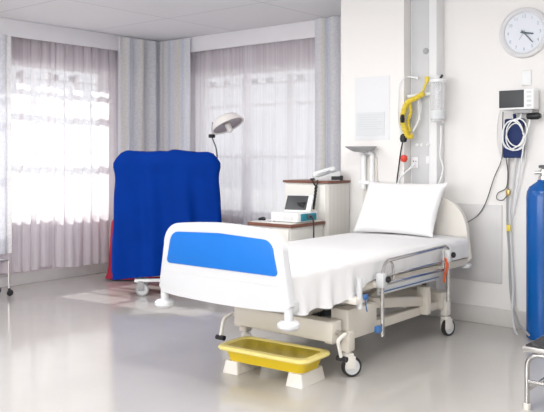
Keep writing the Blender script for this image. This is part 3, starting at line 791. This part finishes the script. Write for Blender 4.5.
# ------------------------------------------------------------------ on the pier
b = new(); a, c = at(355, 78, PY), at(390, 140, PY)
box(b, a.x, c.x, PY-.004, PY-.0005, c.z, a.z); nb = tag(obj('notice_board', b, M_paper), 'large white sheet on the pier holding a smaller printed notice', 'notice')
b = new(); a, c = at(356.5, 113, PY), at(385, 135.5, PY); box(b, a.x, c.x, PY-.007, PY-.0042, c.z, a.z)
nt_ = tag(obj('printed_notice', b, M_paper2), 'small pale printed notice at the bottom of the white sheet on the pier', 'notice')
b = new()
for k in range(7):
    z = a.z-.02-k*.019; box(b, a.x+.02, c.x-.02-.05*(k % 3 == 2), PY-.0076, PY-.0069, z-.0025, z)
obj('print_lines', b, M_ink, nt_)
# wall uplight on twin tubes
ul = thing('wall_lamp', 'grey bowl wall uplight on white twin tubes fixed to the pier', 'lamp', (-3.42, PY, .86))
lc = at(363.5, 150, PY-.10); x0 = lc.x
b = new(); lathe(b, [(0, 1.325), (.055, 1.325), (.075, 1.332), (.125, 1.362), (.132, 1.368), (.124, 1.370), (.07, 1.342), (0, 1.338)], (x0, PY-.135, 0), (0, 0, 1), 32); plabel(obj('bowl', b, M_grey, ul), 'shallow grey bowl')
for dx in (-.035, .045):
    b = new(); tube(b, [(x0+dx, PY-.045, .90 if dx > 0 else 1.02), (x0+dx, PY-.045, 1.30), (x0+dx*.7, PY-.09, 1.328)], .024 if dx < 0 else .019, 12); obj('tube', b, M_white_pl, ul)
b = new(); box(b, x0-.075, x0+.09, PY-.07, PY-.0006, 1.06, 1.09, .005); obj('bracket', b, M_white_pl, ul); b = new(); box(b, x0-.04, x0+.085, PY-.068, PY-.0006, .87, .90, .005); obj('bracket', b, M_white_pl, ul)
b = new(); box(b, x0-.06, x0+.075, PY-.022, PY-.0006, .88, 1.28, .006); obj('back_plate', b, M_cream, ul)
# thin white cable from the uplight
b = new(); tube(b, smooth_path([(x0-.03, PY-.03, 1.05), (x0-.05, PY-.02, .95), (x0+.0, PY-.02, .84), (x0-.01, PY-.02, .72)], 6), .004, 6); tag(obj('lamp_cable', b, M_cream), 'thin pale cable hanging below the wall uplight', 'cable')

# ------------------------------------------------------------------ service panel with gas and power outlets
TY = 5.43
sp = thing('service_panel', 'tall grey bedhead service panel with sockets between pier and wall', 'panel', (-2.93, YW, 0))
b = new(); box(b, PX1+.003, -2.800, TY, YW-.001, .14, CH-.002, .003); obj('housing', b, M_trunkside, sp)
b = new(); box(b, -3.018, -2.865, TY-.004, TY-.0002, .15, CH-.01, .001); fp = plabel(obj('front_plate', b, M_trunk, sp), 'grey front plate')
c = at(428, 51, TY); b = new(); lathe(b, [(0, 0), (.024, 0), (.024, .008), (.018, .014), (0, .014)], (c.x-.015, TY-.004, c.z), (0, -1, 0), 20); obj('alarm_button', b, M_grey, fp)
c = at(415.5, 162.5, TY); b = new(); box(b, c.x-.028, c.x+.03, TY-.014, TY-.0041, c.z-.045, c.z+.045, .004); so = obj('power_socket', b, M_white_pl, fp)
b = new()
for dx, dz in ((-.01, .01), (.012, .01), (0, -.015)): lathe(b, [(0, 0), (.005, 0), (.005, .001), (0, .001)], (c.x+dx, TY-.0142, c.z+dz), (0, -1, 0), 8)
obj('socket_hole', b, M_dgrey, so)
c = at(429, 160, TY); b = new(); box(b, c.x-.022, c.x+.006, TY-.010, TY-.0041, c.z-.03, c.z+.03, .003); obj('data_socket', b, M_white_pl, fp)
for px in (417.5, 422, 428.5):
    c = at(px, 145, TY); b = new(); lathe(b, [(0, 0), (.013, 0), (.013, .008), (.008, .012), (0, .012)], (c.x, TY-.004, c.z), (0, -1, 0), 14); obj('gas_outlet', b, M_white_pl, fp)
# suction canister
cn = at(436.5, 103, TY-.09); R_ = .058
sc2 = thing('suction_canister', 'clear suction canister with white lid on the service panel', 'canister', (cn.x, TY-.09, 1.56))
b = new(); lathe(b, [(0, 1.555), (R_*.86, 1.555), (R_*.9, 1.565), (R_, 1.86), (R_-.003, 1.86), (R_*.9-.003, 1.568), (0, 1.558)], (cn.x, TY-.072, 0), seg=28); obj('jar', b, M_jar, sc2)
b = new(); lathe(b, [(0, 1.862), (R_+.006, 1.862), (R_+.006, 1.885), (.03, 1.895), (.015, 1.915), (0, 1.916)], (cn.x, TY-.072, 0), seg=28); lid = obj('lid', b, M_white_pl, sc2)
b = new(); tube(b, [(cn.x+.03, TY-.08, 1.895), (cn.x+.052, TY-.10, 1.91)], .010, 8); obj('spout', b, M_black, lid)
b = new(); box(b, cn.x-.05, cn.x+.02, TY-.02, TY-.0045, 1.80, 1.86, .004); obj('bracket', b, M_white_pl, sc2)
b = new(); lathe(b, [(R_*.905+.0006, 1.58), (R_*.925+.0006, 1.645)], (cn.x, TY-.072, 0), seg=28); obj('jar_label', b, M_paper2, sc2)
# flowmeter
fc = at(419, 97, TY-.05)
fm = thing('flowmeter', 'white oxygen flowmeter tee above the yellow tubing on the service panel', 'flowmeter', (fc.x, TY-.04, fc.z))
b = new(); tube(b, [at(408, 96.5, TY-.06), at(432, 93.5, TY-.06)], .013, 10); tube(b, [fc+Vector((0, .05, .01)), fc+Vector((0, -.02, .0))], .016, 10); obj('valve_body', b, M_white_pl, fm)
b = new(); tube(b, [fc+Vector((.012, -.02, -.012)), fc+Vector((.012, -.02, -.19))], [.018, .014], 14); obj('float_tube', b, M_jar, fm)
b = new(); tube(b, [at(422, 96, TY-.06), at(424, 88, TY-.06), at(427.5, 80, TY-.06)], .010, 8); lathe(b, [(0, -.03), (.018, -.03), (.018, 0), (.02, .01), (0, .012)], at(427, 78, TY-.06), (0, 0, 1), 12); plabel(obj('yellow_valve', b, M_yhose, fm), 'yellow valve')
b = new(); tube(b, [at(405, 77, TY-.02), at(408, 76.5, TY-.05), at(416, 77.5, TY-.055)], .009, 8); lathe(b, [(0, 0), (.011, 0), (.011, .02), (0, .02)], at(416, 78, TY-.055), (1, 0, 0), 10); obj('wall_outlet', b, M_white_pl, fm)
b = new(); tube(b, [at(429, 84, TY-.05), at(432, 84, TY-.03), (at(430, 84, TY).x, TY-.0045, at(430, 84, TY).z)], .010, 8); obj('wall_coupling', b, M_white_pl, fm)
# yellow corrugated hose
b = new()
pp = smooth_path([at(424, 93, TY-.09), at(416, 98, TY-.10), at(408, 102, TY-.11), at(404, 110, TY-.13), at(402.5, 120, TY-.15), at(404.5, 129, TY-.15), at(408, 136, TY-.14), at(413, 136, TY-.13)], 14)
tube(b, pp, [.021+.0035*math.sin(i*2.0) for i in range(len(pp))], 12)
pp = smooth_path([at(409, 100, TY-.09), at(410.5, 112, TY-.09), at(408, 122, TY-.10), at(410, 132, TY-.11)], 12)
tube(b, pp, [.014+.003*math.sin(i*2.0) for i in range(len(pp))], 10)
tag(obj('breathing_hose', b, M_yhose), 'yellow corrugated breathing hose hanging from the flowmeter', 'hose')
b = new(); c = at(402.5, 118.5, TY-.185); lathe(b, [(0, -.035), (.016, -.03), (.02, 0), (.013, .03), (0, .034)], c, (.2, -.4, 1), 14); tag(obj('hose_clip', b, M_black), 'dark clip across the middle of the yellow breathing hose', 'clip')
b = new(); c = at(403.5, 138.5, TY-.14); lathe(b, [(0, -.032), (.024, -.026), (.03, 0), (.024, .026), (.012, .036), (0, .036)], c, (0, 0, 1), 18); tag(obj('rubber_bulb', b, M_black), 'black rubber bulb at the lower end of the yellow hose', 'bulb')
b = new(); c = at(404, 158.5, TY-.112); lathe(b, [(0, -.03), (.02, -.025), (.030, 0), (.022, .024), (0, .03)], c, (.2, 0, 1), 18); tag(obj('red_bulb', b, M_redball), 'red rubber bulb hanging beside the pier below the black bulb', 'bulb')
b = new(); tube(b, smooth_path([at(403, 141, TY-.13), at(401, 150, TY-.125), at(399, 165, TY-.12), at(397, 182, TY-.12), at(397, 200, TY-.12)], 6), .0055, 8); tag(obj('black_tube', b, M_black), 'thin black tube falling from the black bulb behind the pillow', 'tube')
b = new(); tube(b, smooth_path([at(405, 77, TY-.11), at(400, 84, TY-.115), at(398.5, 100, TY-.12), at(398, 120, TY-.12), at(401, 134, TY-.13)], 8), .005, 6); tag(obj('clear_tube', b, M_clear), 'thin clear tube bowing left beside the yellow breathing hose', 'tube')
b = new(); tube(b, smooth_path([at(421, 104, TY-.06), at(420, 114, TY-.07), at(417, 124, TY-.08), at(413, 131, TY-.09)], 8), .007, 6); tag(obj('clear_tube', b, M_clear), 'clear tube curving between the yellow hose and the flowmeter float', 'tube')
b = new(); tube(b, smooth_path([at(441, 126, TY-.04), at(441, 140, TY-.03), at(440, 155, TY-.03), at(443, 170, TY-.03), at(438, 186, TY-.04)], 8), .006, 6); tag(obj('clear_tube', b, M_clear), 'clear tube falling from beneath the suction canister to the pillow', 'tube')
b = new(); tube(b, smooth_path([at(415, 164, TY-.03), at(408, 170, TY-.08), at(400, 178, TY-.12), at(397, 186, TY-.12)], 8), .006, 6); tag(obj('white_lead', b, M_white_pl), 'white lead plugged into the power socket on the service panel', 'cable')

# ------------------------------------------------------------------ right-hand wall
b = new(); a, c = at(440, 203, YW), at(502.5, 284, YW)
box(b, a.x-.35, c.x, YW-.012, YW-.001, .325, .920, .003); tag(obj('wall_protection_panel', b, M_panel), 'pale grey rectangular protection panel on the wall behind the headboard', 'panel')
# clock
cc = at(525, 33, YW)
M_case = mat('silver_white_plastic', (.74, .74, .76), .35, noise=.02)
ck = thing('wall_clock', 'round white wall clock with grey hands high on the wall', 'clock', (cc.x, YW, cc.z))
AX = (0, -1, 0); O = (cc.x, YW-.001, cc.z); RC = .189
b = new(); lathe(b, [(0, 0), (RC*.98, 0), (RC, .012), (RC*.97, .035), (RC*.88, .045), (RC*.80, .032), (RC*.79, .018), (0, .018)], O, AX, 48); obj('case', b, M_case, ck)
b = new(); lathe(b, [(0, .0186), (RC*.785, .0186)], O, AX, 48); fc_ = obj('face', b, M_face, ck)
def hand(name, ang, ln, w, y):
    b = new(); a = math.radians(ang)
    m = Matrix.Translation((cc.x, YW-y, cc.z)) @ Matrix.Rotation(a, 4, 'Y')
    box(b, -w, w, -.0012, .0012, -.025, ln, .0008, 1, M=m); obj(name, b, M_hand, ck)
hand('hour_hand', 101, .075, .0055, .026); hand('minute_hand', 138, .105, .004, .029); 
b = new(); box(b, -.0015, .0015, -.0008, .0008, -.02, .06, M=Matrix.Translation((cc.x, YW-.0325, cc.z)) @ Matrix.Rotation(math.radians(212), 4, 'Y')); obj('second_hand', b, M_num, ck)
b = new(); disc(b, .009, .019, .036, O, AX, 14); obj('hub', b, M_hand, ck)
b = new()
for k in range(60):
    a = k*6; m = Matrix.Translation((cc.x, YW-.0206, cc.z)) @ Matrix.Rotation(math.radians(a), 4, 'Y')
    w = .0009; box(b, -w, w, -.0004, .0004, RC*.74, RC*.765, M=m)
obj('minute_marks', b, M_num, fc_)
for k in range(1, 13):
    cu = bpy.data.curves.new('numeral', 'FONT'); cu.body = str(k); cu.size = .034; cu.align_x = 'CENTER'; cu.align_y = 'CENTER'; cu.extrude = .0004
    to = bpy.data.objects.new('numeral', cu); COL.objects.link(to)
    dg = bpy.context.evaluated_depsgraph_get(); me = bpy.data.meshes.new_from_object(to.evaluated_get(dg))
    a = math.radians(30*k)
    me.transform(Matrix.Translation((cc.x+math.sin(a)*RC*.64, YW-.0206, cc.z+math.cos(a)*RC*.64)) @ Matrix.Rotation(PI/2, 4, 'X'))
    b = new(); b.from_mesh(me); bpy.data.objects.remove(to); bpy.data.curves.remove(cu); bpy.data.meshes.remove(me)
    obj('numeral', b, M_num, fc_)
# patient monitor
ml_, mr_ = at(498.5, 100, YW-.16), at(533.5, 100, YW-.16)
mx0, mx1, mz0, mz1, my = ml_.x, mr_.x, at(515, 109.5, YW-.16).z, at(515, 89, YW-.16).z, YW-.16
pm = thing('patient_monitor', 'small white patient monitor with grey screen on a wall bracket', 'monitor', ((mx0+mx1)/2, YW, mz0))
b = new(); box(b, mx0, mx1, my, my+.11, mz0, mz1, .008); hs = obj('housing', b, M_white_pl, pm)
b = new(); box(b, mx0+.005, mx0+.006+(mx1-mx0)*.71, my-.003, my+.002, mz0+.014, mz1-.008, .002); plabel(obj('screen', b, M_screen, hs), 'grey screen')
b = new()
for k in range(4): box(b, mx1-.05, mx1-.015, my-.004, my+.001, mz1-.035-k*.032, mz1-.018-k*.032, .002)
obj('keys', b, M_lgrey, hs)
b = new(); box(b, (mx0+mx1)/2-.05, (mx0+mx1)/2+.05, my+.11, YW-.0005, mz0+.03, mz0+.10, .004); box(b, mx0+.10, mx1-.02, my+.02, YW-.0005, mz0-.028, mz0-.0005, .004); br = plabel(obj('bracket', b, M_grey, pm), 'grey wall bracket')
b = new(); c = at(533, 117, my); lathe(b, [(0, -.05), (.02, -.05), (.026, -.03), (.026, .03), (.015, .05), (0, .05)], c+Vector((-.015, .06, .01)), (1, 0, 0), 14); plabel(obj('bracket_knob', b, M_black, br), 'black knob')
# power point above the monitor
c = at(527, 78, YW); b = new(); box(b, c.x-.035, c.x+.035, YW-.015, YW-.0006, c.z-.055, c.z+.055, .004); tag(obj('wall_outlet', b, M_white_pl), 'white outlet plate on the wall between clock and patient monitor', 'outlet')
# navy cuff pouch
a, c = at(503, 117, YW-.05), at(527, 158, YW-.05)
b = new()
box(b, a.x, c.x-.035, YW-.07, YW-.03, c.z, a.z-.015, .012)
for v in b.verts:
    v.co.y += .006*math.sin(v.co.z*40)
    v.co.x += (v.co.z-c.z)*.06
cf = tag(obj('pressure_cuff', b, M_navy), 'navy blue blood pressure cuff hanging below the patient monitor', 'cuff')
b = new(); tube(b, [((a.x+c.x)/2, YW-.05, a.z-.02), ((a.x+c.x)/2, YW-.06, mz0-.026)], .012, 8); obj('cuff_strap', b, M_navy, cf)
# coiled white leads
b = new(); pts = []
for k in range(96):
    t = k/95*2*PI*4; c = at(516.5+1.5*math.sin(k*.13), 134, YW-.095)+Vector((-.010*(k//24), 0, -.006*(k//24)))
    pts.append(c+Vector(((.076+.014*math.sin(k*.21))*math.cos(t), -.012*math.sin(k*.09), (.105+.014*math.cos(k*.17))*math.sin(t))))
tube(b, pts, .005, 7)
tube(b, smooth_path([at(520, 110, YW-.10), at(521, 116, YW-.10), at(517, 120, YW-.10)], 5), .006, 6)
tag(obj('coiled_lead', b, M_clear), 'white monitor lead coiled in loops over the navy cuff', 'cable')
b = new(); tube(b, smooth_path([at(530, 112, YW-.10), at(529, 124, YW-.10), at(524, 142, YW-.09), at(522, 156, YW-.09), at(519, 172, YW-.06), at(516, 190, YW-.04), at(513, 215, YW-.03)], 6), .0055, 7); tag(obj('white_lead', b, M_clear), 'white lead dangling right of the navy cuff', 'cable')
b = new(); tube(b, smooth_path([at(501, 110, YW-.10), at(498, 120, YW-.05), at(497, 138, YW-.03), at(500, 153, YW-.03), at(503, 165, YW-.03)], 6), .004, 6); tag(obj('white_lead', b, M_clear), 'thin white lead bowing left of the navy cuff', 'cable')
b = new(); tube(b, smooth_path([at(503, 112, YW-.10), at(502.5, 135, YW-.03), at(502, 158, YW-.03), at(494, 178, YW-.03), at(486, 202, YW-.03), at(478, 215, YW-.03), at(468, 222, YW-.05), at(462, 226, YW-.06)], 6), .0042, 6); tag(obj('black_cable', b, M_dgrey), 'thin dark cable running from the monitor down to the headboard', 'cable')
b = new(); tube(b, smooth_path([at(506, 158, YW-.06), at(508, 175, YW-.05), at(506, 188, YW-.04), at(498, 193, YW-.03), at(497, 199, YW-.03), at(503, 200, YW-.035), at(508, 194, YW-.05)], 6), .004, 6); tag(obj('looped_lead', b, M_dgrey), 'thin dark lead with a small loop below the navy cuff', 'cable')
b = new(); c = at(508, 192.5, YW-.05); box(b, c.x-.014, c.x+.016, c.y-.012, c.y+.012, c.z-.022, c.z+.022, .005); tag(obj('lead_clip', b, M_brass), 'small brown clip on the looped dark lead', 'clip')
def wire(px, name, label, m, r): 
    b = new(); tube(b, smooth_path(px, 7), r, 8); return tag(obj(name, b, m), label, 'tube')
wire([at(509, 157, YW-.05), at(508, 180, YW-.02), at(507, 205, YW-.025), at(507.5, 228, YW-.025), at(509, 250, YW-.02), at(509.5, 272, YW-.03), at(511, 295, YW-.05), at(514, 312, YW-.10), at(521, 326, YW-.20), at(529, 335, YW-.33)+Vector((0, 0, .0))], 'grey_hose', 'grey hose hanging from the cuff past the yellow tag to the blue cylinder', M_grey, .0085)
wire([at(516, 157, YW-.05), at(513, 185, YW-.02), at(510, 205, YW-.045), at(510.5, 228, YW-.045), at(512, 262, YW-.04), at(513, 290, YW-.06), at(512, 312, YW-.10), at(514, 327, YW-.12), at(519, 338, YW-.22), at(525, 342, YW-.33)], 'clear_hose', 'pale hose hanging beside the grey hose and reaching the floor by the stool', M_lgrey, .008)
wire([at(526, 150, YW-.06), at(523, 170, YW-.03), at(517, 195, YW-.03), at(510, 226, YW-.03)], 'pale_lead', 'pale lead slanting from the monitor towards the yellow tag', M_clear, .004)
b = new(); c = at(508.5, 228, YW-.07); box(b, c.x-.016, c.x+.016, c.y-.003, c.y+.003, c.z-.024, c.z+.024, .002); tag(obj('yellow_tag', b, M_yhose), 'small yellow tag tied to the grey hose on the wall', 'tag')

# gas cylinder
gx, gy = -1.935, 5.36
gc = thing('gas_cylinder', 'tall blue gas cylinder standing against the wall behind the step stool', 'gas cylinder', (gx, gy, 0))
b = new(); lathe(b, [(0, .0005), (.10, .0005), (.114, .012), (.116, .03), (.116, 1.00), (.112, 1.04), (.095, 1.075), (.06, 1.10), (.04, 1.115), (.04, 1.125), (0, 1.126)], (gx, gy, 0), seg=40); obj('body', b, M_cyl, gc)
b = new(); lathe(b, [(0, 1.127), (.034, 1.127), (.034, 1.15), (.022, 1.155), (.022, 1.20), (.012, 1.205), (0, 1.206)], (gx, gy, 0), seg=20); tube(b, [(gx-.055, gy-.02, 1.175), (gx+.06, gy, 1.178)], .013, 10); vv = obj('valve', b, M_steel, gc)
b = new(); lathe(b, [(0, 1.207), (.03, 1.207), (.034, 1.215), (.03, 1.228), (0, 1.23)], (gx, gy, 0), seg=12); obj('valve_knob', b, M_dgrey, vv)
b = new(); lathe(b, [(.1168, .60), (.1172, .66), (.1168, .67)], (gx, gy, 0), seg=40); 
b.free()

# ------------------------------------------------------------------ step stool
sx0, sx1, sy0, sy1, sh = -1.475, -1.02, 3.81, 4.13, .30
ss = thing('step_stool', 'chrome framed step stool with black ribbed top in front of the cylinder', 'stool', ((sx0+sx1)/2, (sy0+sy1)/2, 0))
b = new(); box(b, sx0-.005, sx1+.005, sy0-.015, sy1+.015, sh, sh+.028, .006); tp = obj('tread', b, M_edge, ss)
b = new(); box(b, sx0+.008, sx1-.008, sy0-.002, sy1+.002, sh+.0275, sh+.034, .002)
obj('tread_mat', b, M_stool, tp)
for y, nm in ((sy0+.012, 0), (sy1-.012, 1)):
    b = new(); tube(b, rounded([(sx0+.012, y, .02), (sx0+.012, y, sh-.013), (sx1-.012, y, sh-.013), (sx1-.012, y, .02)], .075, 8), .0125, 12); lg = obj('leg_frame', b, M_chrome, ss)
    for x in (sx0+.012, sx1-.012):
        b = new(); lathe(b, [(0, .0005), (.017, .0005), (.018, .03), (.0135, .034), (0, .034)], (x, y, 0), seg=16); obj('rubber_foot', b, M_cream, lg)
    b = new(); tube(b, [(sx0+.012, y, .145), (sx1-.012, y, .145)], .010, 10); obj('cross_bar', b, M_chrome, lg)
for x in (sx0+.012, sx1-.012):
    b = new(); tube(b, [(x, sy0+.012, .10), (x, sy1-.012, .10)], .010, 10); obj('side_bar', b, M_chrome, ss)

# ------------------------------------------------------------------ chrome cart at the left edge
ct = thing('instrument_cart', 'small chrome instrument cart on casters at the left picture edge', 'cart', (-6.44, 3.66, 0))
cx0, cx1, cy0, cy1 = -6.52, -6.32, 3.42, 3.86
for x in (cx0, cx1):
    for y in (cy0, cy1):
        b = new(); tube(b, [(x, y, .07), (x, y, .335)], .010, 10); lg = obj('leg', b, M_steel, ct)
        b = new(); lathe(b, [(0, -.01), (.028, -.01), (.03, 0), (.028, .01), (0, .01)], (x, y+.01, .0305), (1, 0, 0), 18); tube(b, [(x, y, .075), (x, y+.004, .05)], .012, 8); obj('caster', b, M_rubber, lg)
b = new(); tube(b, rounded([(cx0, cy0, .33), (cx1, cy0, .33), (cx1, cy1, .33), (cx0, cy1, .33)], .02, 4, True), .010, 8, True); obj('top_frame', b, M_steel, ct)
b = new(); box(b, cx0, cx1, cy0, cy1, .325, .335, .002); obj('top_shelf', b, M_lgrey, ct)
b = new(); tube(b, rounded([(cx0, cy0, .19), (cx1, cy0, .19), (cx1, cy1, .19), (cx0, cy1, .19)], .02, 4, True), .007, 8, True); obj('lower_frame', b, M_steel, ct)

# ------------------------------------------------------------------ light: ceiling luminaires, sky, sun
M_diff = emis('luminaire_diffuser', (1, .98, .95), 1.0)
def luminaire(x, y, power):
    t = thing('ceiling_light', 'white recessed fluorescent ceiling light over the ward floor', 'ceiling light', (x, y, CH-.03), 'ceiling lights of the ward')
    b = new(); box(b, x-.62, x+.62, y-.32, y-.29, CH-.03, CH-.0005, .002); box(b, x-.62, x+.62, y+.29, y+.32, CH-.03, CH-.0005, .002)
    box(b, x-.62, x-.59, y-.29, y+.29, CH-.03, CH-.0005, .002); box(b, x+.59, x+.62, y-.29, y+.29, CH-.03, CH-.0005, .002); obj('frame', b, M_white_pl, t)
    b = new(); box(b, x-.59, x+.59, y-.29, y+.29, CH-.012, CH-.004); obj('diffuser', b, M_diff, t)
    l = bpy.data.lights.new('luminaire_tube', 'AREA'); l.shape = 'RECTANGLE'; l.size = 1.15; l.size_y = .55; l.energy = power; l.color = (1, .985, .96)
    lo = bpy.data.objects.new('luminaire_tube', l); COL.objects.link(lo); lo.location = (x, y, CH-.035)
for x, y, p in ((-4.4, 1.4, 20), (-1.6, 1.0, 14), (-4.4, 3.6, 18), (-1.5, 2.9, 34), (-3.0, -.8, 16), (.2, -.8, 14)): luminaire(x, y, p)
l = bpy.data.lights.new('frontal_fill', 'AREA'); l.shape = 'RECTANGLE'; l.size = 5.6; l.size_y = 1.4; l.energy = 205; l.color = (1, .985, .965)  # added fill lamp outside the made-up window, lights the room from the front
lo = bpy.data.objects.new('frontal_fill', l); COL.objects.link(lo); lo.location = (-2.3, YN-.22, 1.6); lo.rotation_euler = (PI/2, 0, 0)
w = bpy.data.worlds.new('sky'); scn.world = w; w.use_nodes = True
bg = w.node_tree.nodes['Background']; bg.inputs['Color'].default_value = (.92, .96, 1, 1); bg.inputs['Strength'].default_value = 1.1
sl_ = bpy.data.lights.new('sun', 'SUN'); sl_.energy = 8.8; sl_.angle = math.radians(1.2); sl_.color = (1, .96, .90)
so_ = bpy.data.objects.new('sun', sl_); COL.objects.link(so_)
so_.rotation_euler = Vector((1, .10, -.80)).to_track_quat('-Z', 'Y').to_euler(); so_.location = (-12, 4, 8)
